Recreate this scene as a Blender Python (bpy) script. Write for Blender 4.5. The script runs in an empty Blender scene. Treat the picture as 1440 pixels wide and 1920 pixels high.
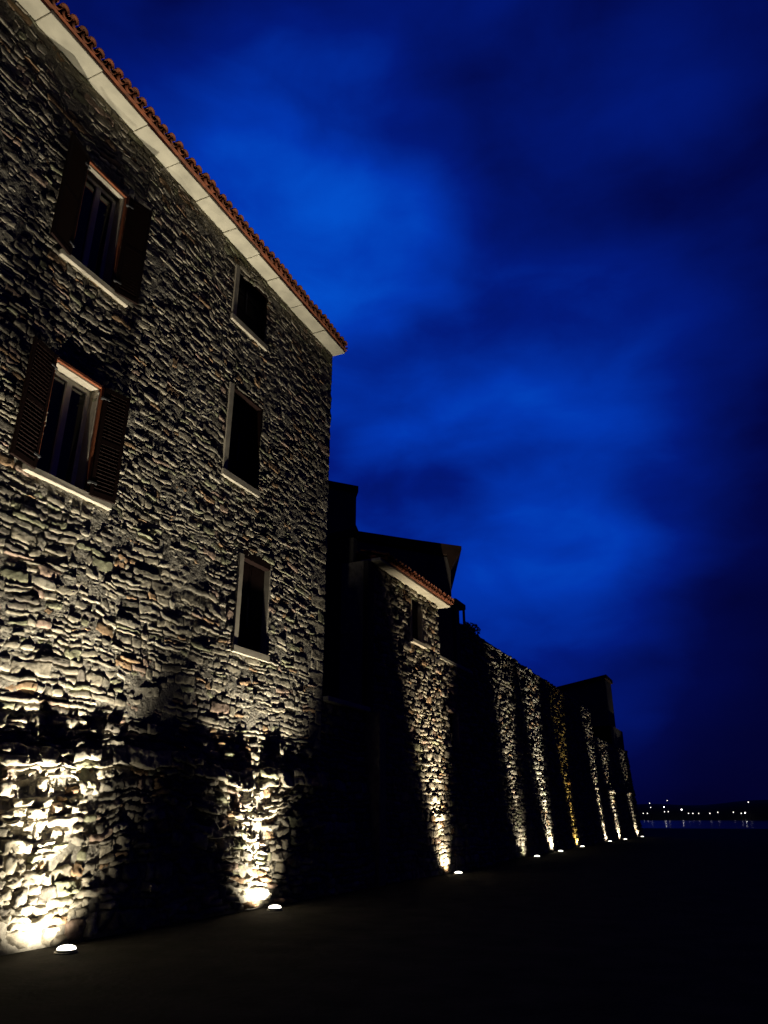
import bpy, math, random
import numpy as np
from mathutils import Vector, Matrix

R = math.radians
rng = np.random.default_rng(11)
random.seed(11)
scene = bpy.context.scene
COL = scene.collection

# ------------------------------------------------------------------ camera
cam_d = bpy.data.cameras.new('camera')
cam = bpy.data.objects.new('camera', cam_d)
COL.objects.link(cam)
cam.location = (0, 0, 1.6)
cam.rotation_euler = (R(90 + 22.15), 0, R(24.9))
cam_d.sensor_fit = 'HORIZONTAL'
cam_d.sensor_width = 36
cam_d.lens = 35.0
cam_d.clip_start = 0.1
cam_d.clip_end = 5000
scene.camera = cam
scene.render.resolution_x, scene.render.resolution_y = 768, 1024

# ------------------------------------------------------------------ colour management / renderer
vs = scene.view_settings
vs.view_transform = 'Standard'
vs.look = 'None'
vs.exposure = 0.0
vs.gamma = 1.0
vs.use_curve_mapping = False
scene.render.engine = 'CYCLES'
cy = scene.cycles
cy.use_denoising = True
cy.max_bounces = 5
cy.diffuse_bounces = 3
cy.glossy_bounces = 2
cy.transmission_bounces = 3
cy.caustics_reflective = False
cy.caustics_refractive = False
cy.sample_clamp_indirect = 4.0

# ------------------------------------------------------------------ night sky: last blue light behind broken cloud
world = bpy.data.worlds.new('World')
scene.world = world
world.use_nodes = True
wn, wl = world.node_tree.nodes, world.node_tree.links
wn.clear()
def N(nodes, t, **kw):
    n = nodes.new(t)
    for k, v in kw.items():
        setattr(n, k, v)
    return n
def math_node(nodes, links, op, a, b=None, clamp=False):
    m = N(nodes, 'ShaderNodeMath', operation=op)
    m.use_clamp = clamp
    for i, q in enumerate((a, b)):
        if q is None:
            continue
        if isinstance(q, (int, float)):
            m.inputs[i].default_value = q
        else:
            links.new(q, m.inputs[i])
    return m.outputs[0]
wout = N(wn, 'ShaderNodeOutputWorld')
bg = N(wn, 'ShaderNodeBackground')
wl.new(bg.outputs[0], wout.inputs[0])
tc = N(wn, 'ShaderNodeTexCoord')
def sky_lobe(direction, lo, hi):
    """broad brightening of the sky round one direction (0 outside, 1 at the centre)"""
    d = N(wn, 'ShaderNodeVectorMath', operation='DOT_PRODUCT')
    wl.new(tc.outputs['Generated'], d.inputs[0])
    v = Vector(direction).normalized()
    d.inputs[1].default_value = v
    mr = N(wn, 'ShaderNodeMapRange', interpolation_type='SMOOTHSTEP')
    wl.new(d.outputs['Value'], mr.inputs['Value'])
    mr.inputs['From Min'].default_value = lo
    mr.inputs['From Max'].default_value = hi
    return mr.outputs[0]
def sky_noise(scale, detail, off, zs, rough=0.55, dist=0.3):
    mp = N(wn, 'ShaderNodeMapping')
    mp.inputs['Scale'].default_value = (1, 1, zs)
    mp.inputs['Location'].default_value = off
    wl.new(tc.outputs['Generated'], mp.inputs['Vector'])
    n = N(wn, 'ShaderNodeTexNoise')
    n.inputs['Scale'].default_value = scale
    n.inputs['Detail'].default_value = detail
    n.inputs['Roughness'].default_value = rough
    n.inputs['Distortion'].default_value = dist
    wl.new(mp.outputs[0], n.inputs['Vector'])
    return n.outputs[0]
SKY_OFF = (0.3, 9.9, 6.6)
glow = sky_lobe((-0.399, 0.609, 0.686), 0.9659, 1.0)
wide = sky_lobe((-0.346, 0.698, 0.627), 0.7071, 0.9976)
low = sky_lobe((-0.374, 0.874, 0.31), 0.8910, 1.0)
n_big = sky_noise(3.6, 2, SKY_OFF, 1.9, 0.40, 0.25)
n_fine = sky_noise(8.0, 5, (0.7, 5.2, 2.3), 2.0)
both = math_node(wn, wl, 'ADD', math_node(wn, wl, 'MULTIPLY', n_big, 0.76), math_node(wn, wl, 'MULTIPLY', n_fine, 0.24))
mr = N(wn, 'ShaderNodeMapRange')
wl.new(both, mr.inputs['Value'])
mr.inputs['From Min'].default_value = 0.30
mr.inputs['From Max'].default_value = 0.70
lobes = math_node(wn, wl, 'ADD', math_node(wn, wl, 'MULTIPLY', glow, 0.30), math_node(wn, wl, 'MULTIPLY', low, 0.31))
lobes = math_node(wn, wl, 'ADD', lobes, math_node(wn, wl, 'MULTIPLY', wide, 0.375), clamp=True)
bright = math_node(wn, wl, 'MULTIPLY', lobes, math_node(wn, wl, 'ADD', 0.50, math_node(wn, wl, 'MULTIPLY', mr.outputs[0], 0.80)))
bright = math_node(wn, wl, 'ADD', bright, math_node(wn, wl, 'MULTIPLY', mr.outputs[0], 0.06), clamp=True)
ramp = N(wn, 'ShaderNodeValToRGB')
cr = ramp.color_ramp
cr.elements[0].position = 0.0
cr.elements[0].color = (0.0006, 0.0004, 0.014, 1)
cr.elements[1].position = 1.0
cr.elements[1].color = (0.001, 0.105, 0.70, 1)
for p, c in ((0.18, (0.0006, 0.0022, 0.055)), (0.4, (0.0006, 0.010, 0.19)), (0.65, (0.0006, 0.036, 0.42))):
    e = cr.elements.new(p)
    e.color = (*c, 1)
wl.new(bright, ramp.inputs[0])
sky = N(wn, 'ShaderNodeTexSky', sky_type='NISHITA')
sky.sun_disc = False
sky.sun_elevation = R(-5)
sky.sun_rotation = R(-40)
skm = N(wn, 'ShaderNodeVectorMath', operation='MULTIPLY')
wl.new(sky.outputs[0], skm.inputs[0])
skm.inputs[1].default_value = (0.002, 0.004, 0.02)
addc = N(wn, 'ShaderNodeVectorMath', operation='ADD')
wl.new(ramp.outputs[0], addc.inputs[0])
wl.new(skm.outputs[0], addc.inputs[1])
wl.new(addc.outputs[0], bg.inputs['Color'])
bg.inputs['Strength'].default_value = 1.0

# ------------------------------------------------------------------ helpers
def tag(o, label=None, cat=None, group=None, kind=None):
    if label: o['label'] = label
    if cat: o['category'] = cat
    if group: o['group'] = group
    if kind: o['kind'] = kind
    return o
def empty(name, loc=(0, 0, 0)):
    o = bpy.data.objects.new(name, None)
    o.location = loc
    o.empty_display_size = 0.3
    COL.objects.link(o)
    return o
def link(name, me, parent=None, loc=None):
    o = bpy.data.objects.new(name, me)
    COL.objects.link(o)
    if parent is not None:
        o.parent = parent
        # parts are modelled in world space: undo the parent's own offset
        p, off = parent, Vector((0, 0, 0))
        while p is not None:
            off += p.location
            p = p.parent
        o.location = -off if loc is None else Vector(loc) - off
    elif loc is not None:
        o.location = loc
    return o
class MB:
    """collects simple solids in world space, becomes one mesh"""
    def __init__(self):
        self.v, self.f, self.s = [], [], []
    def add(self, verts, faces, smooth=False):
        b = len(self.v)
        self.v += [tuple(p) for p in verts]
        self.f += [tuple(b + i for i in q) for q in faces]
        self.s += [smooth] * len(faces)
        return self
    def box(self, x0, x1, y0, y1, z0, z1, M=None):
        vs_ = [Vector((x, y, z)) for x in (x0, x1) for y in (y0, y1) for z in (z0, z1)]
        if M is not None:
            vs_ = [M @ p for p in vs_]
        return self.add(vs_, [(0, 1, 3, 2), (4, 6, 7, 5), (0, 4, 5, 1), (2, 3, 7, 6), (0, 2, 6, 4), (1, 5, 7, 3)])
    def bevbox(self, x0, x1, y0, y1, z0, z1, b=0.01, jit=0.0, M=None):
        vs_, idx = [], {}
        for i, x in enumerate((x0, x1)):
            for j, y in enumerate((y0, y1)):
                for k, z in enumerate((z0, z1)):
                    jx, jy, jz = (random.uniform(-jit, jit) for _ in range(3))
                    sx, sy, sz = (1 if i == 0 else -1), (1 if j == 0 else -1), (1 if k == 0 else -1)
                    for a, p in enumerate(((x, y + sy * b, z + sz * b), (x + sx * b, y, z + sz * b), (x + sx * b, y + sy * b, z))):
                        idx[(i, j, k, a)] = len(vs_)
                        vs_.append(Vector((p[0] + jx, p[1] + jy, p[2] + jz)))
        f = []
        for i in (0, 1):
            q = [idx[(i, 0, 0, 0)], idx[(i, 0, 1, 0)], idx[(i, 1, 1, 0)], idx[(i, 1, 0, 0)]]
            f.append(tuple(q if i == 0 else q[::-1]))
            q = [idx[(0, i, 0, 1)], idx[(1, i, 0, 1)], idx[(1, i, 1, 1)], idx[(0, i, 1, 1)]]
            f.append(tuple(q if i == 0 else q[::-1]))
            q = [idx[(0, 0, i, 2)], idx[(0, 1, i, 2)], idx[(1, 1, i, 2)], idx[(1, 0, i, 2)]]
            f.append(tuple(q if i == 0 else q[::-1]))
        for i in (0, 1):
            for j in (0, 1):
                f.append((idx[(i, j, 0, 0)], idx[(i, j, 1, 0)], idx[(i, j, 1, 1)], idx[(i, j, 0, 1)]))
                f.append((idx[(i, 0, j, 0)], idx[(i, 1, j, 0)], idx[(i, 1, j, 2)], idx[(i, 0, j, 2)]))
                f.append((idx[(0, i, j, 1)], idx[(1, i, j, 1)], idx[(1, i, j, 2)], idx[(0, i, j, 2)]))
                for k in (0, 1):
                    f.append((idx[(i, j, k, 0)], idx[(i, j, k, 1)], idx[(i, j, k, 2)]))
        if M is not None:
            vs_ = [M @ p for p in vs_]
        return self.add(vs_, f)
    def lathe(self, c, prof, n=24, smooth=True):
        vs_ = [(c[0] + r * math.cos(2 * math.pi * k / n), c[1] + r * math.sin(2 * math.pi * k / n), c[2] + z) for r, z in prof for k in range(n)]
        f = []
        for i in range(len(prof) - 1):
            for k in range(n):
                f.append((i * n + k, i * n + (k + 1) % n, (i + 1) * n + (k + 1) % n, (i + 1) * n + k))
        f.append(tuple(range(n))[::-1])
        f.append(tuple(range((len(prof) - 1) * n, len(prof) * n)))
        return self.add(vs_, f, smooth)
    def prism(self, pts, axis, a, b):
        """pts: 2-D outline; axis 'y' -> pts are (x, z), 'x' -> (y, z)"""
        n = len(pts)
        mk = (lambda p, t: (p[0], t, p[1])) if axis == 'y' else (lambda p, t: (t, p[0], p[1]))
        vs_ = [mk(p, a) for p in pts] + [mk(p, b) for p in pts]
        f = [(i, (i + 1) % n, n + (i + 1) % n, n + i) for i in range(n)] + [tuple(range(n))[::-1], tuple(range(n, 2 * n))]
        return self.add(vs_, f)
    def mesh(self, name, mat):
        me = bpy.data.meshes.new(name)
        me.from_pydata(self.v, [], self.f)
        for p, s in zip(me.polygons, self.s):
            p.use_smooth = s
        mats = mat if isinstance(mat, (list, tuple)) else [mat]
        for m in mats:
            me.materials.append(m)
        me.validate()
        import bmesh
        bm = bmesh.new(); bm.from_mesh(me)
        bmesh.ops.recalc_face_normals(bm, faces=bm.faces)
        bm.to_mesh(me); bm.free()
        return me
    def build(self, name, mat, parent=None):
        return link(name, self.mesh(name, mat), parent)

# ------------------------------------------------------------------ materials
def mat_base(name):
    m = bpy.data.materials.new(name)
    m.use_nodes = True
    nt = m.node_tree
    return m, nt.nodes, nt.links, nt.nodes['Principled BSDF']
def surface(name, col, var=0.25, scale=6.0, rough=0.85, bump=0.3, bscale=40.0, bdist=0.01, spec=0.25, col2=None):
    m, n, l, b = mat_base(name)
    tcn = N(n, 'ShaderNodeNewGeometry')
    nz = N(n, 'ShaderNodeTexNoise')
    nz.inputs['Scale'].default_value = scale
    nz.inputs['Detail'].default_value = 6
    l.new(tcn.outputs['Position'], nz.inputs['Vector'])
    rp = N(n, 'ShaderNodeValToRGB')
    c2 = col2 or tuple(c * (1 - var) for c in col)
    c1 = tuple(min(1, c * (1 + var * 0.6)) for c in col)
    rp.color_ramp.elements[0].position = 0.3
    rp.color_ramp.elements[0].color = (*c2, 1)
    rp.color_ramp.elements[1].position = 0.7
    rp.color_ramp.elements[1].color = (*c1, 1)
    l.new(nz.outputs[0], rp.inputs[0])
    l.new(rp.outputs[0], b.inputs['Base Color'])
    b.inputs['Roughness'].default_value = rough
    b.inputs['Specular IOR Level'].default_value = spec
    if bump:
        n2 = N(n, 'ShaderNodeTexNoise')
        n2.inputs['Scale'].default_value = bscale
        n2.inputs['Detail'].default_value = 5
        l.new(tcn.outputs['Position'], n2.inputs['Vector'])
        bp = N(n, 'ShaderNodeBump')
        bp.inputs['Strength'].default_value = bump
        bp.inputs['Distance'].default_value = bdist
        l.new(n2.outputs[0], bp.inputs['Height'])
        l.new(bp.outputs[0], b.inputs['Normal'])
    return m
def stone_material():
    m, n, l, b = mat_base('rubble_stone')
    at = N(n, 'ShaderNodeAttribute', attribute_name='tint')
    g = N(n, 'ShaderNodeNewGeometry')
    nz = N(n, 'ShaderNodeTexNoise')
    nz.inputs['Scale'].default_value = 9
    nz.inputs['Detail'].default_value = 7
    nz.inputs['Roughness'].default_value = 0.65
    l.new(g.outputs['Position'], nz.inputs['Vector'])
    rp = N(n, 'ShaderNodeValToRGB')
    rp.color_ramp.elements[0].position = 0.28
    rp.color_ramp.elements[0].color = (0.45, 0.43, 0.40, 1)
    rp.color_ramp.elements[1].position = 0.72
    rp.color_ramp.elements[1].color = (1.35, 1.33, 1.28, 1)
    l.new(nz.outputs[0], rp.inputs[0])
    mx = N(n, 'ShaderNodeVectorMath', operation='MULTIPLY')
    l.new(at.outputs['Color'], mx.inputs[0])
    l.new(rp.outputs[0], mx.inputs[1])
    l.new(mx.outputs[0], b.inputs['Base Color'])
    b.inputs['Roughness'].default_value = 0.92
    b.inputs['Specular IOR Level'].default_value = 0.15
    n2 = N(n, 'ShaderNodeTexNoise')
    n2.inputs['Scale'].default_value = 26
    n2.inputs['Detail'].default_value = 8
    n2.inputs['Roughness'].default_value = 0.7
    l.new(g.outputs['Position'], n2.inputs['Vector'])
    bp = N(n, 'ShaderNodeBump')
    bp.inputs['Strength'].default_value = 0.8
    bp.inputs['Distance'].default_value = 0.018
    l.new(n2.outputs[0], bp.inputs['Height'])
    l.new(bp.outputs[0], b.inputs['Normal'])
    return m
def emitter(name, col, strength):
    m, n, l, b = mat_base(name)
    b.inputs['Base Color'].default_value = (0.8, 0.8, 0.75, 1)
    b.inputs['Roughness'].default_value = 0.3
    b.inputs['Emission Color'].default_value = (*col, 1)
    b.inputs['Emission Strength'].default_value = strength
    return m
M_STONE = stone_material()
M_MORTAR = surface('lime_mortar', (0.19, 0.175, 0.145), 0.4, 8, 0.95, 0.9, 24, 0.025)
M_SLAB = surface('pale_limestone', (0.42, 0.395, 0.315), 0.24, 2.2, 0.8, 0.25, 25, 0.01)
M_SILL = surface('dressed_stone', (0.36, 0.325, 0.26), 0.2, 5.0, 0.8, 0.3, 30, 0.008)
M_TILE = surface('terracotta', (0.17, 0.050, 0.021), 0.4, 7.0, 0.85, 0.4, 30, 0.006, col2=(0.085, 0.035, 0.021))
M_WOOD = surface('brown_painted_wood', (0.009, 0.0036, 0.0026), 0.3, 12, 0.7, 0.25, 60, 0.003, spec=0.1)
M_JAMB = surface('red_brown_wood', (0.20, 0.062, 0.026), 0.25, 9, 0.6, 0.2, 50, 0.003)
M_WHITE = surface('white_window_paint', (0.62, 0.60, 0.56), 0.12, 6, 0.5, 0.1, 40, 0.002)
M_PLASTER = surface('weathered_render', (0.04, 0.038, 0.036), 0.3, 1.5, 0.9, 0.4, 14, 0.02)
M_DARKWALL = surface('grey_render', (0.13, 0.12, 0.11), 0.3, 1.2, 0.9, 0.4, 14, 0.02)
M_OLDROOF = surface('blackened_roof', (0.045, 0.026, 0.018), 0.3, 3, 0.9, 0.4, 14, 0.02)
M_METAL = surface('dark_metal', (0.05, 0.05, 0.05), 0.2, 20, 0.45, 0.1, 80, 0.001, spec=0.5)
M_GROUND = surface('worn_paving', (0.020, 0.019, 0.017), 0.5, 1.6, 0.95, 0.6, 9, 0.02, spec=0.03)
M_LAND = surface('dark_hillside', (0.03, 0.035, 0.025), 0.4, 0.02, 0.95, 0)
M_LEAF = surface('dark_leaves', (0.045, 0.07, 0.03), 0.4, 8, 0.7, 0)
def glass_mat():
    m, n, l, b = mat_base('window_glass')
    b.inputs['Base Color'].default_value = (0.010, 0.011, 0.013, 1)
    b.inputs['Roughness'].default_value = 0.06
    b.inputs['Specular IOR Level'].default_value = 0.5
    return m
M_GLASS = glass_mat()
def sea_mat():
    m, n, l, b = mat_base('sea_water')
    b.inputs['Base Color'].default_value = (0.004, 0.006, 0.012, 1)
    b.inputs['Roughness'].default_value = 0.16
    b.inputs['Specular IOR Level'].default_value = 0.06
    g = N(n, 'ShaderNodeNewGeometry')
    w = N(n, 'ShaderNodeTexNoise')
    w.inputs['Scale'].default_value = 0.8
    w.inputs['Detail'].default_value = 4
    l.new(g.outputs['Position'], w.inputs['Vector'])
    bp = N(n, 'ShaderNodeBump')
    bp.inputs['Strength'].default_value = 0.4
    bp.inputs['Distance'].default_value = 0.2
    l.new(w.outputs[0], bp.inputs['Height'])
    l.new(bp.outputs[0], b.inputs['Normal'])
    return m
M_SEA = sea_mat()

# ------------------------------------------------------------------ stone laying
def fractal(n, beta, seed, aniso=1.0):
    r = np.random.default_rng(seed)
    fx = np.fft.fftfreq(n)[:, None] * aniso
    fy = np.fft.fftfreq(n)[None, :]
    k = np.sqrt(fx ** 2 + fy ** 2)
    k[0, 0] = 1
    sp = k ** (-beta / 2.0) * (k > 3.0 / n)
    a = np.fft.ifft2(np.fft.fft2(r.standard_normal((n, n))) * sp).real
    return a / a.std()
FN = 1024
NZ_ROUGH = fractal(FN, 1.7, 1, 1.8)      # axis 0 along the wall: stretched that way
NZ_SOFT = fractal(FN, 3.4, 2)
def samp(tex, u, v, cell):
    """bilinear, tileable"""
    a, b = u / cell, v / cell
    i, j = np.floor(a).astype(int), np.floor(b).astype(int)
    p, q = a - i, b - j
    i0, j0, i1, j1 = i % FN, j % FN, (i + 1) % FN, (j + 1) % FN
    return (tex[i0, j0] * (1 - p) * (1 - q) + tex[i1, j0] * p * (1 - q) + tex[i0, j1] * (1 - p) * q + tex[i1, j1] * p * q)

PALETTE = [((0.30, 0.275, 0.225), 5), ((0.36, 0.33, 0.265), 4), ((0.235, 0.22, 0.185), 4), ((0.44, 0.41, 0.34), 2.0),
           ((0.33, 0.225, 0.14), 1.3), ((0.27, 0.275, 0.19), 1.6), ((0.36, 0.27, 0.22), 1.0), ((0.17, 0.155, 0.135), 1.5)]
PW = np.array([p[1] for p in PALETTE]); PW = PW / PW.sum()

def cut(rect, holes):
    out = [rect]
    for (a0, a1, b0, b1) in holes:
        nxt = []
        for (y0, y1, z0, z1) in out:
            if y1 <= a0 or y0 >= a1 or z1 <= b0 or z0 >= b1:
                nxt.append((y0, y1, z0, z1)); continue
            zc0, zc1 = max(z0, b0), min(z1, b1)
            if z0 < b0: nxt.append((y0, y1, z0, b0))
            if z1 > b1: nxt.append((y0, y1, b1, z1))
            if y0 < a0: nxt.append((y0, a0, zc0, zc1))
            if y1 > a1: nxt.append((a1, y1, zc0, zc1))
        out = nxt
    return [r for r in out if r[1] - r[0] > 0.05 and r[3] - r[2] > 0.045]

def lay(y0, y1, z0, z1, hr, wr, holes=(), split=0.33, quoin=None):
    cells, z = [], z0
    while z < z1 - 0.02:
        h = rng.uniform(*hr)
        if rng.random() < 0.2: h *= 0.6
        if z1 - (z + h) < hr[0] * 0.6: h = z1 - z
        y = y0 - rng.uniform(0, wr[0])
        while y < y1 - 0.01:
            w = wr[0] + (wr[1] - wr[0]) * rng.random() ** 1.7
            if y1 - (y + w) < wr[0] * 0.7: w = y1 - y
            ya = max(y, y0)
            t = rng.random()
            if t < split and h > 0.13:
                c = z + h * rng.uniform(0.35, 0.65)
                if w > 0.34 and rng.random() < 0.6:
                    k = ya + w * rng.uniform(0.35, 0.65)
                    cells += [(ya, k, z, c), (k, y + w, z, c), (ya, y + w, c, z + h)] if rng.random() < .5 else [(ya, y + w, z, c), (ya, k, c, z + h), (k, y + w, c, z + h)]
                else:
                    cells += [(ya, y + w, z, c), (ya, y + w, c, z + h)]
            else:
                cells.append((ya, y + w, z, z + h))
            y += w
        z += h
    out = []
    for c in cells:
        if c[1] - c[0] > 0.04:
            out += cut(c, holes)
    return out

def stone(rect, xf, g, amp, prot, tilt, warp=0.03, extra=0.0, joint=0.006):
    """one rough-faced stone: verts (n,3), quads (m,4), tint"""
    y0, y1, z0, z1 = rect
    w, h = y1 - y0, z1 - z0
    nx, ny = max(2, int(round(w / g))), max(2, int(round(h / g)))
    s = np.linspace(-1, 1, nx + 1); t = np.linspace(-1, 1, ny + 1)
    S, T = np.meshgrid(s, t, indexing='ij')
    rc = rng.uniform(0.0, 0.10)
    S2 = S * (1 - rc * np.abs(T) ** 3)
    T2 = T * (1 - rc * np.abs(S) ** 3)
    sk = rng.uniform(-0.16, 0.16, 2)
    Y = (y0 + y1) / 2 + (w / 2 - joint) * S2 + sk[0] * h * T * 0.4
    Z = (z0 + z1) / 2 + (h / 2 - joint) * T2 + sk[1] * h * S * 0.6
    # shared wander of the courses
    Zw = Z + warp * samp(NZ_SOFT, Y + 7, Z, 0.02) + 0.010 * samp(NZ_ROUGH, Y + 17, Z + 3, 0.03)
    Yw = Y + 0.6 * warp * samp(NZ_SOFT, Y + 31, Z + 13, 0.016) + 0.012 * samp(NZ_ROUGH, Y + 41, Z + 9, 0.03)
    ou, ov = rng.uniform(0, 40, 2)
    edge = np.minimum(np.minimum((1 - np.abs(S)) * w / 2, (1 - np.abs(T)) * h / 2), 0.05)
    d = prot + extra + tilt[0] * (Y - (y0 + y1) / 2) + tilt[1] * (Z - (z0 + z1) / 2)
    d = d + amp * samp(NZ_ROUGH, Y + ou, Z + ov, 0.012) * 0.8 + amp * 0.8 * samp(NZ_SOFT, Y + ou, Z + ov, 0.006)
    d = d - (0.003 + amp * 0.75) * np.exp(-edge / 0.012)
    X = xf(Zw) + d
    front = np.stack([X, Yw, Zw], -1).reshape(-1, 3)
    I = np.arange((nx + 1) * (ny + 1)).reshape(nx + 1, ny + 1)
    q = np.stack([I[:-1, :-1], I[1:, :-1], I[1:, 1:], I[:-1, 1:]], -1).reshape(-1, 4)
    ring = np.concatenate([I[:, 0], I[-1, 1:], I[-2::-1, -1], I[0, -2:0:-1]])
    back = front[ring].copy()
    back[:, 0] = xf(back[:, 2]) - 0.09
    b0 = len(front)
    m = len(ring)
    k = np.arange(m)
    q2 = np.stack([ring, b0 + k, b0 + (k + 1) % m, ring[(k + 1) % m]], -1)
    tint = np.array(PALETTE[rng.choice(len(PALETTE), p=PW)][0]) * rng.uniform(0.8, 1.2) * 0.74
    return np.concatenate([front, back]), np.concatenate([q, q2]), tint

def np_mesh(name, V, Q, tints, mat):
    me = bpy.data.meshes.new(name)
    nv, nq = len(V), len(Q)
    me.vertices.add(nv); me.loops.add(nq * 4); me.polygons.add(nq)
    me.vertices.foreach_set('co', V.astype(np.float32).ravel())
    me.loops.foreach_set('vertex_index', Q.astype(np.int32).ravel())
    me.polygons.foreach_set('loop_start', np.arange(0, nq * 4, 4, dtype=np.int32))
    try:
        me.polygons.foreach_set('loop_total', np.full(nq, 4, dtype=np.int32))
    except Exception:
        pass
    at = me.attributes.new('tint', 'FLOAT_COLOR', 'POINT')
    c = np.ones((nv, 4), dtype=np.float32); c[:, :3] = tints
    at.data.foreach_set('color', c.ravel())
    me.materials.append(mat)
    me.update(calc_edges=True)
    return me
def joined(name, stones, mat, parent):
    V, Q, C, b = [], [], [], 0
    for v, q, t in stones:
        V.append(v); Q.append(q + b); C.append(np.repeat(t[None], len(v), 0)); b += len(v)
    o = link(name, np_mesh(name, np.concatenate(V), np.concatenate(Q), np.concatenate(C), mat), parent)
    o['kind'] = 'stuff'
    return o
CP, SP, CH, SH = math.cos(R(22.15)), math.sin(R(22.15)), math.cos(R(24.9)), math.sin(R(24.9))
def px_size(x, y, z, w, h):
    """how large a wall patch shows from where the photograph was taken (ranking only)"""
    z -= 1.6
    fw, r = y * CH - x * SH, x * CH + y * SH
    d = fw * CP + z * SP
    u = -fw * SP + z * CP
    if d < 0.5 or abs(r / d) > 0.53 or abs(u / d) > 0.70:
        return 0.0
    return w * h * (-x) / (x * x + y * y + z * z) ** 1.5

def mortar_skin(xf, y0, y1, z0, z1, holes, parent, g=0.042, back=0.011, amp=0.0065):
    ny, nz = int((y1 - y0) / g), int((z1 - z0) / g)
    Y, Z = np.meshgrid(np.linspace(y0, y1, ny + 1), np.linspace(z0, z1, nz + 1), indexing='ij')
    X = xf(Z) - back - 0.05 * np.clip((3.1 - Z) / .3, 0, 1) + amp * samp(NZ_ROUGH, Y + 3, Z + 5, 0.014) + amp * samp(NZ_SOFT, Y, Z, 0.01)
    V = np.stack([X, Y, Z], -1).reshape(-1, 3)
    I = np.arange(V.shape[0]).reshape(ny + 1, nz + 1)
    Q = np.stack([I[:-1, :-1], I[1:, :-1], I[1:, 1:], I[:-1, 1:]], -1).reshape(-1, 4)
    C = V[Q].mean(1)
    keep = np.ones(len(Q), bool)
    for (a, b, c, d) in holes:
        keep &= ~((C[:, 1] > a - .02) & (C[:, 1] < b + .02) & (C[:, 2] > c - .02) & (C[:, 2] < d + .02))
    return link('mortar', np_mesh('mortar', V, Q[keep], np.array([0.3, .3, .3]), M_MORTAR), parent)
def shell(xf, y0, y1, z0, z1, holes, depth, thick=0.45, back=0.06):
    """mortar core with real openings: front skin set behind the stones, reveals, back"""
    ys = sorted(set([y0, y1] + [h[0] for h in holes] + [h[1] for h in holes]))
    zs = sorted(set([z0, z1] + [h[2] for h in holes] + [h[3] for h in holes] + [z for z in np.arange(z0, z1, 0.7)]))
    mb = MB()
    for i in range(len(ys) - 1):
        for k in range(len(zs) - 1):
            a, b, c, d = ys[i], ys[i + 1], zs[k], zs[k + 1]
            cy_, cz = (a + b) / 2, (c + d) / 2
            if any(h[0] < cy_ < h[1] and h[2] < cz < h[3] for h in holes):
                continue
            xa, xb = float(xf(np.array(c))) - back, float(xf(np.array(d))) - back
            mb.add([(xa, a, c), (xa, b, c), (xb, b, d), (xb, a, d)], [(0, 1, 2, 3)])
    xm = float(xf(np.array(z1))) - back
    for (a, b, c, d) in holes:
        xr = xm - depth
        q = [(xm, a, c), (xm, b, c), (xm, b, d), (xm, a, d), (xr, a, c), (xr, b, c), (xr, b, d), (xr, a, d)]
        mb.add(q, [(0, 4, 5, 1), (1, 5, 6, 2), (2, 6, 7, 3), (3, 7, 4, 0), (4, 7, 6, 5)])
    xk = xm - thick - 0.3
    xg = float(xf(np.array(z0))) - back
    mb.add([(xk, y0, z0), (xk, y1, z0), (xk, y1, z1), (xk, y0, z1)], [(0, 3, 2, 1)])
    for yy in (y0, y1):
        n = [(float(xf(np.array(z))) - back, yy, z) for z in zs]
        mb.add(n + [(xk, yy, z1), (xk, yy, z0)], [tuple(range(len(n) + 2))])
    mb.add([(xm, y0, z1), (xm, y1, z1), (xk, y1, z1), (xk, y0, z1)], [(0, 1, 2, 3)])
    return mb

# ================================================================== SETTING
g = MB()
g.add([(-60, -60, 0), (14, -60, 0), (14, 120, 0), (-60, 120, 0), (-60, -60, -3), (14, -60, -3), (14, 120, -3), (-60, 120, -3)],
      [(0, 1, 2, 3), (1, 5, 6, 2), (3, 2, 6, 7)])
tag(g.build('quay_ground', M_GROUND), kind='structure')
s = MB()
s.add([(-3000, -3000, -1.3), (3000, -3000, -1.3), (3000, 3000, -1.3), (-3000, 3000, -1.3)], [(0, 1, 2, 3)])
tag(s.build('sea', M_SEA), kind='structure')
# far shore: a low dark hill line across the water
hill = MB()
pts = []
nseg = 90
for i in range(nseg + 1):
    a = -0.35 + 0.95 * i / nseg
    px_, py_ = 640 * math.sin(a), 640 * math.cos(a)
    hgt = 10.5 + 2.0 * math.sin(a * 9 + 1.0) + 1.3 * math.sin(a * 23) + 0.7 * math.sin(a * 61 + 2) - 4.0 * max(0, a - 0.12)
    pts.append((px_, py_, max(hgt, 2)))
V, F = [], []
for (x, y, h) in pts:
    V += [(x, y, -2.0), (x * 1.015, y * 1.015, h * 0.5), (x * 1.05, y * 1.05, h), (x * 1.35, y * 1.35, h * 0.6), (x * 1.36, y * 1.36, -2.0)]
for i in range(nseg):
    for k in range(4):
        F.append((i * 5 + k, (i + 1) * 5 + k, (i + 1) * 5 + k + 1, i * 5 + k + 1))
hill.add(V, F, True)
tag(hill.build('far_shore', M_LAND), kind='structure')

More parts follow.
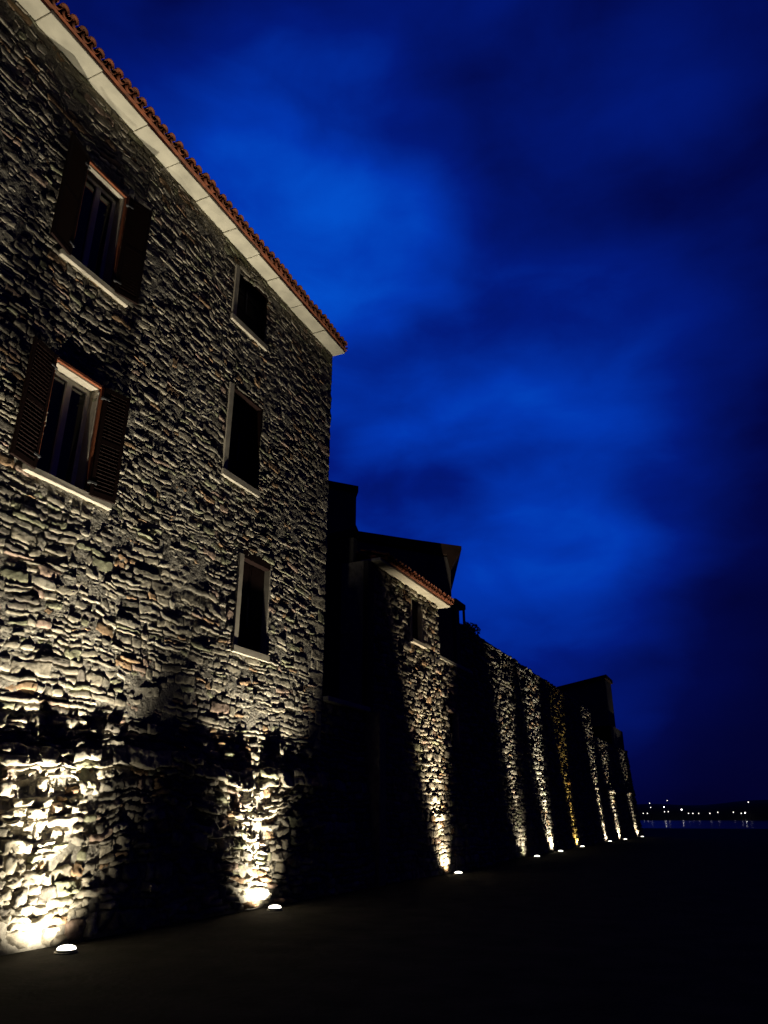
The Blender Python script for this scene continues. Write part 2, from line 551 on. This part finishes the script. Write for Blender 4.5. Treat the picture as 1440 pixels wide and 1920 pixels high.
# ================================================================== UPLIGHTS
WARM = (1.0, 0.90, 0.70)
M_LENS = emitter('lit_lamp_glass', (1.0, 0.95, 0.80), 3.5)
def spot(name, parent, loc, aim, energy, size, blend, col, soft=0.05):
    d = bpy.data.lights.new(name, 'SPOT')
    d.energy = energy
    d.spot_size = R(size)
    d.spot_blend = blend
    d.color = col
    d.shadow_soft_size = soft
    o = bpy.data.objects.new(name, d)
    COL.objects.link(o)
    o.parent = parent
    o.location = Vector(loc) - parent.location
    dirv = Vector(aim) - Vector(loc)
    o.rotation_euler = dirv.to_track_quat('-Z', 'Y').to_euler()
    return o
def uplight(x, y, label, power=1.0, col=WARM, lean=0.0, spill=1.0, size=58, flood=98):
    t = empty('ground_uplight', (x, y, 0))
    tag(t, label, 'uplight', 'uplights along the foot of the wall')
    h = MB(); h.lathe((x, y, 0), [(0.145, 0.0), (0.145, 0.012), (0.138, 0.018), (0.12, 0.02)], 28)
    h.build('housing', M_METAL, t)
    r = MB(); r.lathe((x, y, 0), [(0.125, 0.018), (0.128, 0.036), (0.120, 0.042)], 28)
    r.build('rim', M_METAL, t)
    d = MB(); d.lathe((x, y, 0.04), [(0.118, 0.0), (0.116, 0.015), (0.10, 0.032), (0.07, 0.044), (0.03, 0.050), (0.01, 0.051)], 28)
    d.build('lens', M_LENS, t)
    L = (x, y, 0.15)
    spot('beam', t, L, (x - 0.9, y + lean, 8.0), 6400 * power, size, 1.0, col)
    spot('spill', t, L, (x - 0.5, y, 0.55), 200 * power * spill, flood, 1.0, col)
    return t
LAMPS = [(-8.17, 3.1, 'uplight at the wall foot nearest the camera, out past the left window column'),
         (-8.19, 8.12, 'nearest bright uplight on the paving below the shuttered windows'),
         (-8.30, 13.13, 'second uplight from the left, near the corner of the tall stone house'),
         (-8.28, 23.05, 'uplight below the low house with the lit eave, alone in the dark stretch'),
         (-8.60, 33.63, 'first of three close uplights under the long rampart'),
         (-8.80, 38.95, 'brightest middle one of the three close uplights under the rampart'),
         (-9.02, 45.29, 'yellowish uplight, last of the three close ones under the rampart'),
         (-9.15, 55.21, 'far uplight throwing a thin beam before the rampart steps down'),
         (-8.95, 60.58, 'far uplight below the lower end stretch of the rampart'),
         (-8.78, 68.62, 'farthest uplight, at the very end of the rampart')]
LP = [dict(power=0.36, size=84), dict(power=0.82, spill=2.8, size=68, flood=118), dict(power=0.6, spill=2.8, size=70, flood=116), dict(power=0.72, col=(1, .84, .60), spill=2.2, size=52), dict(power=0.5, spill=2, size=35),
      dict(power=0.8, spill=4, col=(1, .94, .76), size=35), dict(power=0.2, spill=5, col=(1.0, 0.72, 0.20), size=35), dict(power=0.5, spill=5, size=35),
      dict(power=0.5, spill=6, size=35), dict(power=0.2, spill=8, size=35)]
for (x, y, lb), kw in zip(LAMPS, LP):
    uplight(x, y, lb, **kw)

# ================================================================== TALL STONE HOUSE
Y0, Y1, ZE = 2.0, 15.88, 13.85
RISE = 0.023
def EZ(y):
    return ZE + RISE * (15.9 - y)
house = empty('stone_house', (-9.0, 9.0, 0))
tag(house, 'tall rough stone house with tiled eave and five windows, nearest on the left', 'house')
def xf_house(z):
    z = np.asarray(z, dtype=float)
    return np.where(z < 2.95, -8.70 - 0.29 * (z / 2.95) ** 0.9, -9.0)
# openings: (y0, y1, z0, z1)
WIN_A = [(6.84, 7.76, 10.30, 12.40), (6.96, 7.92, 6.42, 8.32)]
WIN_B = [(11.22, 12.55, 12.12, 13.52), (11.38, 12.66, 8.32, 10.42), (12.20, 13.42, 4.78, 6.72)]
HOLES = WIN_A + WIN_B
wall = shell(xf_house, Y0, Y1, 0, ZE + 0.24, HOLES, 0.30).build('wall', M_MORTAR, house)
mortar_skin(xf_house, Y0, Y1, 0.0, ZE + .24, HOLES, wall)
near = []
g0 = 0.034
# battered foot: rougher
for r in lay(Y0, Y1, 0.0, 2.22, (0.09, 0.26), (0.13, 0.52), split=0.40):
    near.append((r, stone(r, xf_house, g0, 0.029, rng.normal(0.010, 0.034), rng.normal(0, 0.22, 2), 0.07, joint=0.012)))
# worn projecting lip on top of the foot
for r in lay(Y0, Y1, 2.22, 2.52, (0.29, 0.31), (0.18, 0.7), split=0.45):
    e = rng.uniform(0.055, 0.12) if rng.random() < 0.92 else rng.uniform(-.02, .02)
    near.append((r, stone(r, xf_house, g0, 0.018, 0.0, (rng.normal(0, 0.15), -0.30 + rng.normal(0, .12)), 0.07, extra=e)))
for r in lay(Y0, Y1, 2.52, 2.97, (0.12, 0.24), (0.15, 0.6), split=0.3):
    near.append((r, stone(r, xf_house, g0, 0.020, rng.normal(-0.005, 0.02), rng.normal(0, 0.12, 2), 0.07)))
# larger corner stones, long and short in turn
quoins, zq, side = [], 2.97, 0
while zq < ZE - .1:
    hq = rng.uniform(.24, .36)
    quoins.append((Y1 - (.62 if side else .34) * rng.uniform(.9, 1.1), Y1, zq, zq + hq))
    zq += hq; side = 1 - side
for r in quoins:
    near.append((r, stone(r, xf_house, g0, 0.006, rng.normal(0.006, 0.004), rng.normal(0, 0.02, 2), 0.012)))
# house wall
for (za, zb, hr, wr) in ((2.97, 6.2, (0.09, 0.24), (0.14, 0.75)), (6.2, ZE + 0.24, (0.075, 0.18), (0.12, 0.52))):
    for r in lay(Y0, Y1, za, zb, hr, wr, HOLES + quoins, split=0.36):
        k = 0.58 if r[2] < 6.2 else (0.40 if r[2] < 9 else 0.34)
        near.append((r, stone(r, xf_house, g0 * (1 if k > .5 else .92), 0.0135 * k, rng.normal(0.003, 0.011 * k), rng.normal(0, 0.085 * k, 2), 0.040)))
rank = sorted(range(len(near)), key=lambda i: -px_size(-9.0, (near[i][0][0] + near[i][0][1]) / 2, (near[i][0][2] + near[i][0][3]) / 2, near[i][0][1] - near[i][0][0], near[i][0][3] - near[i][0][2]))
big = set(rank[:300])
for i in big:
    v, q, t = near[i][1]
    c = v.mean(0)
    link('stone', np_mesh('stone', v - c, q, t, M_STONE), wall, tuple(c))
joined('rubble_stones', [near[i][1] for i in range(len(near)) if i not in big], M_STONE, wall)

# --- eave slabs
y = 2.0
while y < 15.9:
    L = random.uniform(0.85, 1.25)
    y2 = min(y + L, 15.94)
    if 15.94 - y2 < 0.4: y2 = 15.94
    dz = random.uniform(-0.006, 0.006) + EZ((y + y2) / 2) - ZE
    mb = MB(); mb.bevbox(-9.30, -8.63 + random.uniform(-0.012, 0.012), y + 0.002, y2 - 0.002, ZE + dz, ZE + 0.085 + dz, 0.008, 0.003)
    mb.build('eave_slab', M_SLAB, house)
    y = y2
    if y >= 15.93: break
# --- roof with barrel tiles
SL = math.tan(R(19))
rf = MB()
rf.prism([(-8.57, ZE + 0.10), (-17.0, ZE + 0.10 + 8.5 * SL), (-17.0, ZE + 0.02 + 8.5 * SL), (-8.9, ZE + 0.10)], 'y', 1.9, 15.98)
rf.v = [(p[0], p[1], p[2] + RISE * (15.9 - p[1])) for p in rf.v]
roof = rf.build('roof', M_TILE, house)
def barrel(name, r1, r2, L, th, up=True, n=10):
    """half-round tile, axis along -x (up the slope), origin at its low end"""
    mb = MB()
    rings = []
    for (x, r) in ((0, r1), (-L, r2)):
        for rr in (r, r - th):
            rings.append([(x, rr * math.cos(math.pi * k / n), (1 if up else -1) * rr * math.sin(math.pi * k / n)) for k in range(n + 1)])
    vs_ = [p for q in rings for p in q]
    m = n + 1
    f = []
    for k in range(n):
        f += [(k, k + 1, 2 * m + k + 1, 2 * m + k), (m + k, 3 * m + k, 3 * m + k + 1, m + k + 1), (k, m + k, m + k + 1, k + 1), (2 * m + k, 2 * m + k + 1, 3 * m + k + 1, 3 * m + k)]
    for k in (0, n):
        f.append((k, 2 * m + k, 3 * m + k, m + k))
    mb.add(vs_, f, False)
    return mb.mesh(name, M_TILE)
COVER = barrel('cover_tile', 0.098, 0.078, 0.48, 0.014, True)
PAN = barrel('pan_tile', 0.085, 0.098, 0.48, 0.014, False)
def tile(me, x, y, z, parent, pitch):
    o = bpy.data.objects.new('roof_tile', me)
    COL.objects.link(o)
    o.parent = parent
    off = Vector((0, 0, 0)); p = parent
    while p is not None:
        off += p.location; p = p.parent
    o.location = Vector((x, y, z)) - off
    o.rotation_euler = (random.uniform(-.06, .06), pitch + random.uniform(-.04, .04), random.uniform(-.05, .05))
    return o
yy = 2.0
while yy < 15.97:
    for row in range(2):
        x = -8.50 - 0.40 * row + random.uniform(-0.03, 0.03)
        zb = EZ(yy) + 0.10 + (-8.57 - x) * SL
        tile(COVER, x, yy + random.uniform(-.01, .01), zb + 0.105 + random.uniform(-.008, .012), roof, R(19) - R(3))
        if row == 0:
            if yy < 15.85: tile(PAN, x - 0.02, yy + 0.105, zb + 0.105, roof, R(19) - R(3))
    yy += 0.215

# --- windows
def window_shuttered(o, sill_over):
    y0, y1, z0, z1 = o
    xw = -9.0
    fr = MB()
    # casement frame and meeting stile, set back in the wall
    xc = xw - 0.17
    ym = (y0 + y1) / 2
    for (a, b, c, d) in ((y0 + .03, y0 + .10, z0, z1 - .03), (y1 - .10, y1 - .03, z0, z1 - .03), (y0 + .10, y1 - .10, z1 - .11, z1 - .03), (y0 + .10, y1 - .10, z0, z0 + .09), (ym - .055, ym + .055, z0 + .09, z1 - .11)):
        fr.bevbox(xc - .05, xc + (0.012 if abs(a - (ym - .055)) < 1e-6 else 0.0), a, b, c, d, 0.006)
    w = fr.build('window', M_WHITE, house)
    for (a, b) in ((y0 + .10, ym - .055), (ym + .055, y1 - .10)):
        MB().box(xc - .04, xc - .03, a, b, z0 + .09, z1 - .11).build('pane', M_GLASS, w)
    # plastered reveal lining, lighter than the wall
    rv = MB()
    rv.bevbox(xw - .30, xw + 0.005, y1 - .03, y1 + .02, z0, z1, .004)
    rv.bevbox(xw - .30, xw + 0.005, y0 - .02, y0 + .03, z0, z1, .004)
    rv.bevbox(xw - .30, xw + 0.004, y0 + .03, y1 - .03, z1 - .03, z1 + .02, .004)
    rv.build('reveal', M_SILL, w)
    # outer wooden frame that carries the shutters
    jm = MB()
    jm.bevbox(xw + .006, xw + .05, y1 + .0, y1 + .055, z0, z1 + .05, .004)
    jm.bevbox(xw + .006, xw + .05, y0 - .055, y0 - .0, z0, z1 + .05, .004)
    jm.bevbox(xw + .006, xw + .05, y0, y1, z1, z1 + .05, .004)
    jm.build('shutter_frame', M_JAMB, w)
    sl = MB(); sl.bevbox(xw - .28, xw + .075, y0 - sill_over[0], y1 + sill_over[1], z0 - .12, z0 - 0.002, .012, .003)
    sl.build('sill', M_SILL, w)
    return w
SLAT = {}
def shutter(o, side, ang, width=0.50):
    """louvred shutter folded back against the wall; side -1 = left of the opening"""
    y0, y1, z0, z1 = o
    hy = y0 - 0.055 if side < 0 else y1 + 0.055
    base, top = z0 - 0.05, z1 + 0.04
    h = top - base
    root = Vector((-8.945, hy, base))
    rot = Matrix.Rotation(-side * R(ang), 4, 'Z')
    def W(p):
        return root + (rot @ Vector((p[0], side * p[1], p[2])))
    mb = MB()
    st = 0.065
    for (a, b, c, d) in ((0, st, 0, h), (width - st, width, 0, h), (st, width - st, 0, .10), (st, width - st, h - .08, h), (st, width - st, h * .5 - .04, h * .5 + .04)):
        t = MB(); t.bevbox(0, .042, a, b, c, d, .004)
        mb.add([W(p) for p in t.v], t.f)
    sh = mb.build('shutter', M_WOOD, house)
    key = round(width, 3)
    if key not in SLAT:
        t = MB(); t.bevbox(-.006, .006, 0, width - 2 * st, -.032, .032, .003, M=Matrix.Rotation(R(38), 4, 'Y'))
        SLAT[key] = t.mesh('slat', M_WOOD)
    off = house.location + sh.location
    for (za, zb) in ((.10, h * .5 - .04), (h * .5 + .04, h - .08)):
        n = int((zb - za) / 0.062)
        for i in range(n):
            z = za + (i + .5) * (zb - za) / n
            s_ = bpy.data.objects.new('slat', SLAT[key])
            COL.objects.link(s_)
            s_.parent = sh
            p = W((.021, st if side > 0 else width - st, z))
            s_.location = p - off
            s_.rotation_euler = (0, 0, -side * R(ang))
    for zc in (0.22, h - 0.22):
        t = MB(); t.bevbox(-0.008, .05, -0.05, .10, zc - .018, zc + .018, .003)
        q = MB(); q.add([W(p) for p in t.v], t.f)
        q.build('hinge', M_METAL, sh)
    return sh
for i, o in enumerate(WIN_A):
    window_shuttered(o, (0.20, 0.42) if i == 0 else (0.2, 0.58))
    shutter(o, -1, 15 if i == 0 else 12, 0.54)
    shutter(o, 1, 15 if i == 0 else 13, 0.48)
def window_stone(o, fw=0.12, open_gap=False):
    """dressed stone surround, closed dark shutters set inside"""
    y0, y1, z0, z1 = o
    xw = -9.0
    a, b = y0 + .0, y1 - .0
    lf = MB()
    ym = (a + b) / 2
    xs = xw - 0.16
    for (p, q) in ((a + fw * .6, ym - .004), (ym + .004, b - .03)):
        lf.bevbox(xs - .04, xs, p, q, z0, z1 - .02, .005)
        for k in range(3):
            zz = z0 + .06 + k * (z1 - z0 - .1) / 3
            lf.bevbox(xs - .002, xs + .012, p + .06, q - .06, zz + .03, zz + (z1 - z0 - .1) / 3 - .03, .006)
    w = lf.build('window', M_WOOD, house)
    for (p, q, c, d, nm) in ((a - .03, a + fw, z0, z1, 'jamb'), (b - .03, b + .05, z0, z1, 'jamb')):
        MB().bevbox(xw - .28, xw + (.035 if p < ym else -.015), p, q, c, d, .008, .003).build(nm, M_SILL if (p < ym or z0 < 6) else M_WOOD, w)
    MB().bevbox(xw - .28, xw - .006, a + fw + .002, b - .032, z1 - .05, z1 + .14, .008, .003).build('shade_lining', M_WOOD, w)  # dark lining added across the head, its colour standing in for the shadow there
    MB().bevbox(xw - .28, xw + .06, a - .05, b + .05, z0 - .15, z0 - .001, .010, .003).build('sill', M_SILL, w)
    MB().bevbox(xs + .0, xs + .035, ym - .012, ym + .012, z0 + .5, z0 + 1.15, .004).build('latch', M_METAL, w)
    return w
for o in WIN_B:
    window_stone(o)

# ================================================================== TERRACE WALL beside the house
def xf_mid(z):
    z = np.asarray(z, dtype=float)
    return np.where(z < 3.2, -8.66 - 0.39 * (z / 3.2) ** 0.9, -9.05)
tw = empty('terrace_wall', (-9.05, 17.2, 0))
tag(tw, 'low dark stone terrace wall with pale coping between the two houses', 'wall')
twall = shell(xf_mid, 15.9, 18.3, 0, 4.15, [], 0.2, 1.2).build('wall', M_MORTAR, tw)
joined('rubble_stones', [stone(r, xf_mid, 0.06, 0.013, rng.normal(0.006, 0.018), rng.normal(0, .08, 2)) for r in lay(15.9, 18.3, 0, 4.15, (.13, .28), (.2, .6))], M_STONE, twall)
yy = 15.96
while yy < 18.2:
    b = min(yy + 0.8, 18.3)
    MB().bevbox(-9.6, -8.88, yy + .004, b - .004, 4.15, 4.27, .01, .003).build('coping_slab', M_SLAB, tw)
    yy = b

# ================================================================== LOW HOUSE with the lit eave
lh = empty('low_house', (-9.05, 21.2, 0))
tag(lh, 'low stone house with a lit pale eave and small dark window', 'house')
H2 = [(21.55, 22.50, 6.78, 8.12)]
lwall = shell(xf_mid, 18.32, 24.02, 0, 8.42, H2, 0.25).build('wall', M_MORTAR, lh)
joined('rubble_stones', [stone(r, xf_mid, 0.055, 0.012, rng.normal(0.004, 0.016), rng.normal(0, .08, 2)) for r in lay(18.72, 24.02, 0, 8.42, (.12, .26), (.18, .6), H2)], M_STONE, lwall)
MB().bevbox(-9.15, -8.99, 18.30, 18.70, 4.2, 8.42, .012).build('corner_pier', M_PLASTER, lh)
MB().bevbox(-9.2, -8.62, 18.32, 18.70, 0, 4.18, .02).build('pier_base', M_MORTAR, lh)
yy = 18.5
while yy < 24.3:
    b = min(yy + random.uniform(.9, 1.3), 24.36)
    if 24.36 - b < .4: b = 24.36
    MB().bevbox(-9.35, -8.70, yy + .004, b - .004, 8.44, 8.52, .008, .003).build('eave_slab', M_SLAB, lh)
    yy = b
    if b >= 24.35: break
r2 = MB()
r2.prism([(-8.66, 8.53), (-12.6, 8.53 + 3.94 * SL), (-12.6, 8.45 + 3.94 * SL), (-8.95, 8.53)], 'y', 18.55, 24.4)
roof2 = r2.build('roof', M_TILE, lh)
yy = 18.65
while yy < 24.45:
    x = -8.54 + random.uniform(-.03, .03)
    tile(COVER, x, yy, 8.53 + (-8.66 - x) * SL + .10, roof2, R(16))
    tile(COVER, x - .4, yy, 8.53 + (-8.26 - x) * SL + .10, roof2, R(16))
    tile(PAN, x - .02, yy + .105, 8.53 + (-8.66 - x) * SL + .10, roof2, R(16))
    yy += 0.215
o = H2[0]
w2 = MB()
w2.bevbox(-9.24, -9.20, o[0] + .04, (o[0] + o[1]) / 2 - .004, o[2], o[3], .005)
w2.bevbox(-9.24, -9.20, (o[0] + o[1]) / 2 + .004, o[1] - .04, o[2], o[3], .005)
w2 = w2.build('window', M_WOOD, lh)
MB().bevbox(-9.3, -8.93, o[0] - .12, o[1] + .12, o[2] - .12, o[2] - .002, .01, .003).build('sill', M_SILL, w2)
for (a, b) in ((o[0] - .02, o[0] + .05), (o[1] - .05, o[1] + .02)):
    MB().bevbox(-9.29, -9.03, a, b, o[2], o[3], .008).build('jamb', M_SILL, w2)
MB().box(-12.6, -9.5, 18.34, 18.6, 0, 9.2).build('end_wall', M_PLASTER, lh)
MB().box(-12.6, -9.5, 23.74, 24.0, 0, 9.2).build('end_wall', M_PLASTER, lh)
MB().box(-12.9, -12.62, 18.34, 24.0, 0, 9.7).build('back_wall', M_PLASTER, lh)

# ================================================================== RAMPART
def rampart(name, label, xtop, xfoot, y0, y1, ztop, grid, holes=(), zk=3.6, ledge=None, coping=True, bend=0.0):
    def xf(z):
        z = np.asarray(z, dtype=float)
        return np.where(z < zk, xfoot + (xtop + .2 - xfoot) * (np.maximum(z, 0) / zk) ** 0.9, xtop + .2 - .2 * (z - zk) / max(ztop - zk, .1))
    t = empty(name, (xtop, (y0 + y1) / 2, 0))
    tag(t, label, 'wall')
    core = shell(xf, y0, y1, 0, ztop, list(holes), 0.25, 0.9)
    core.v = [(p[0] + bend * (p[1] - y0), p[1], p[2]) for p in core.v]
    w = core.build('wall', M_MORTAR, t)
    st = []
    for r in lay(y0, y1, 0, ztop, (.13, .28), (.2, .65), list(holes)):
        ex = 0.0
        if ledge and r[2] < ledge < r[3]: ex = rng.uniform(.06, .16)
        st.append(stone(r, xf, grid, 0.019, rng.normal(0.006, 0.026), rng.normal(0, .11, 2), extra=ex))
        st[-1][0][:, 0] += bend * (st[-1][0][:, 1] - y0)
    joined('rubble_stones', st, M_STONE, w)
    if coping:
        yy = y0 + .03
        while yy < y1 - .05:
            b = min(yy + 1.2, y1)
            MB().bevbox(xtop - .6, xtop + .07, yy + .004, b - .004, ztop + .005, ztop + .12 + random.uniform(-.01, .02), .012, .004).build('coping_slab', M_SLAB, t)
            yy = b
    return t, xf
H3 = [(25.0, 25.85, 3.85, 4.95)]
t3, xf3 = rampart('courtyard_wall', 'dark stone wall right of the low house, pale coping and small low window', -9.25, -8.66, 24.04, 28.0, 6.68, 0.07, H3)
w3 = MB().bevbox(-9.35, -9.31, 25.05, 25.80, 3.86, 4.94, .006).build('window', M_WOOD, t3)
MB().bevbox(-9.32, -9.06, 25.80, 25.87, 3.85, 4.95, .01).build('jamb', M_SILL, w3)
rampart('rampart_wall', 'long high rampart of rough stone washed by four uplights', -9.65, -9.10, 28.02, 57.0, 8.80, 0.085, coping=False, bend=-0.0105)
rampart('lower_rampart', 'lower far stretch of stone rampart with a dark ledge partway up', -9.95, -9.38, 57.02, 72.0, 6.95, 0.11, ledge=3.4, coping=False, bend=0.021)

# ================================================================== DARK HOUSES BEHIND
gh = empty('gabled_house', (-12, 27, 0))
tag(gh, 'unlit gabled house with wide overhanging eave, black behind the low house', 'house')
def turned(mb, piv, deg):
    M_ = Matrix.Translation((piv[0], piv[1], 0)) @ Matrix.Rotation(R(deg), 4, 'Z')
    mb.v = [tuple(M_ @ Vector(p)) for p in mb.v]
    return mb
# local frame: x = 0 at the eave tip, negative to the left; y away from the viewer
turned(MB().prism([(-9.6, 0), (-0.46, 0), (-0.46, 11.2), (-4.6, 12.0), (-9.6, 10.6)], 'y', 0.12, 8.0), (-9.1, 27.0), 24).build('wall', M_DARKWALL, gh)
turned(MB().prism([(0, 11.65), (0.0, 11.52), (-0.16, 11.25), (-0.40, 10.85), (-0.46, 10.62), (-0.6, 11.3), (-4.6, 12.1), (-10.0, 10.7), (-10.0, 10.95), (-4.6, 12.40), (-2.0, 11.96)], 'y', 0, 8.2), (-9.1, 27.0), 24).build('roof', M_OLDROOF, gh)
tp = empty('tower_block', (-15, 29, 0))
tag(tp, 'black flat topped tower rising behind the corner of the tall house', 'tower')
turned(MB().prism([(-5, 0), (0, 0), (0.12, 13.6), (-0.05, 14.0), (-0.05, 15.6), (-5, 16.2)], 'y', 0, 4), (-14.6, 28.5), 35).build('wall', M_DARKWALL, tp)
turned(MB().prism([(-5.1, 16.2), (0.03, 15.6), (0.03, 15.9), (-5.1, 16.55)], 'y', -.1, 4.1), (-14.6, 28.5), 35).build('roof', M_OLDROOF, tp)
fh = empty('end_house', (-12, 66, 0))
tag(fh, 'black unlit house with sloping roof above the far end of the rampart', 'house')
MB().prism([(-22, 0), (-9.95, 0), (-9.95, 12.4), (-22, 10.2)], 'y', 66, 69.0).build('wall', M_DARKWALL, fh)
MB().prism([(-22.5, 10.1), (-9.80, 12.42), (-9.80, 12.72), (-22.5, 10.45)], 'y', 65.8, 69.2).build('roof', M_OLDROOF, fh)
MB().box(-14, -9.80, 66.0, 71.7, 6.9, 8.55).build('annexe', M_DARKWALL, fh)
# roof terrace canopy between gabled house and rampart
cn = empty('terrace_canopy', (-9.9, 28.6, 8.8))
tag(cn, 'small black terrace canopy on one thin post beside the gabled house', 'canopy')
MB().bevbox(-11.2, -9.62, 27.62, 28.78, 9.48, 9.72, .03).build('canopy_roof', M_DARKWALL, cn)
MB().bevbox(-9.74, -9.65, 28.66, 28.75, 8.9, 9.48, .01).build('post', M_METAL, cn)
MB().bevbox(-11.2, -9.66, 27.64, 28.05, 6.8, 9.48, .02).build('side_wall', M_DARKWALL, cn)

# ================================================================== SHRUB on top of the rampart
def shrub(c, rx, ry, rz, n, label):
    t = empty('shrub', (c[0], c[1], c[2]))
    tag(t, label, 'shrub')
    st = MB()
    for k in range(6):
        a = k * 1.05
        e = Vector((c[0] + rx * .5 * math.cos(a), c[1] + ry * .5 * math.sin(a), c[2] + rz * 1.2))
        b = Vector(c)
        d = .02
        st.add([b + Vector((d, 0, 0)), b + Vector((-d, d, 0)), b + Vector((-d, -d, 0)), e], [(0, 1, 2), (0, 3, 1), (1, 3, 2), (2, 3, 0)])
    st.build('stem', M_WOOD, t)
    r = np.random.default_rng(5)
    mb = MB()
    for k in range(n):
        d = r.normal(size=3); d /= np.linalg.norm(d)
        p = d * r.uniform(.35, 1.0) ** .5 * np.array([rx, ry, rz]) * (1 + .25 * math.sin(5 * d[1] + 3 * d[2]))
        p = np.array(c) + p + np.array([0, 0, rz * .8])
        a, b = r.normal(size=3), r.normal(size=3)
        a = a / np.linalg.norm(a) * .07; b = b / np.linalg.norm(b) * .035
        mb.add([p - a, p + b, p + a, p - b], [(0, 1, 2, 3)])
    f = mb.build('foliage', M_LEAF, t)
    f['kind'] = 'stuff'
shrub((-9.95, 29.9, 8.8), .4, .8, .2, 800, 'dark leafy shrub growing on the top of the rampart beside the canopy')

# ================================================================== LIGHTS ON THE FAR SHORE
SHORE = [(1206, 1525, 1), (1214, 1525, 1.3), (1218, 1506, 1.1), (1220, 1514, 1), (1245, 1513, 3), (1251, 1501, .8), (1246, 1522, 1.2), (1253, 1522, 1.2), (1278, 1518, 2.6), (1291, 1525, 1.2), (1299, 1525, 1.7), (1310, 1525, 1.1), (1331, 1525, 1.6), (1346, 1523, 1.6), (1375, 1523, 1.3), (1390, 1525, 1.4), (1397, 1524, 3), (1403, 1504, 1.7)]
M_SH = {}
ORD = ['first', 'second', 'third', 'fourth', 'fifth', 'sixth', 'seventh', 'eighth', 'ninth', 'tenth', 'eleventh', 'twelfth', 'thirteenth', 'fourteenth', 'last']
SHORE.sort()
n_dim = n_bright = 0
for (px_, py_, k) in SHORE:
    r_, u_ = px_ - 720, 960 - py_
    fw_, z_ = 1400 * CP - u_ * SP, u_ * CP + 1400 * SP
    x, y = r_ * CH - fw_ * SH, fw_ * CH + r_ * SH
    k_ = 636.0 / math.hypot(x, y)
    x, y, z = x * k_, y * k_, max(0.3, 1.6 + z_ * k_)
    big_ = k > 2
    nm = 'shore_lamp'
    mb = MB()
    rr = 0.19 * math.sqrt(k) + .06
    mb.lathe((x, y, -1.5), [(.12, 0), (.08, z + 1.5 - rr)], 6)
    nf = len(mb.f)
    mb.lathe((x, y, z - rr), [(rr * math.sin(t), rr - rr * math.cos(t)) for t in np.linspace(0.15, math.pi - .15, 7)], 10)
    key = 'b' if big_ else 's'
    if key not in M_SH:
        M_SH[key] = emitter('shore_lamp_globe_' + ('bright' if big_ else 'dim'), (1.0, 0.92, 0.85), 14 if big_ else 3.5)
    me = mb.mesh(nm, [M_METAL, M_SH[key]])
    for i, p in enumerate(me.polygons):
        p.material_index = 0 if i < nf else 1
    o = link(nm, me)
    if big_:
        lab = ('leftmost', 'middle', 'rightmost')[n_bright] + ' of the three bright lamps on the far shore'
        n_bright += 1
    else:
        lab = 'tiny dim lamp on the far shore, ' + ORD[n_dim] + (' counted from the rampart end' if n_dim < 14 else ' and farthest right of the dim ones')
        n_dim += 1
    tag(o, lab, 'lamp', 'bright lamps on the far shore' if big_ else 'dim lamps on the far shore')
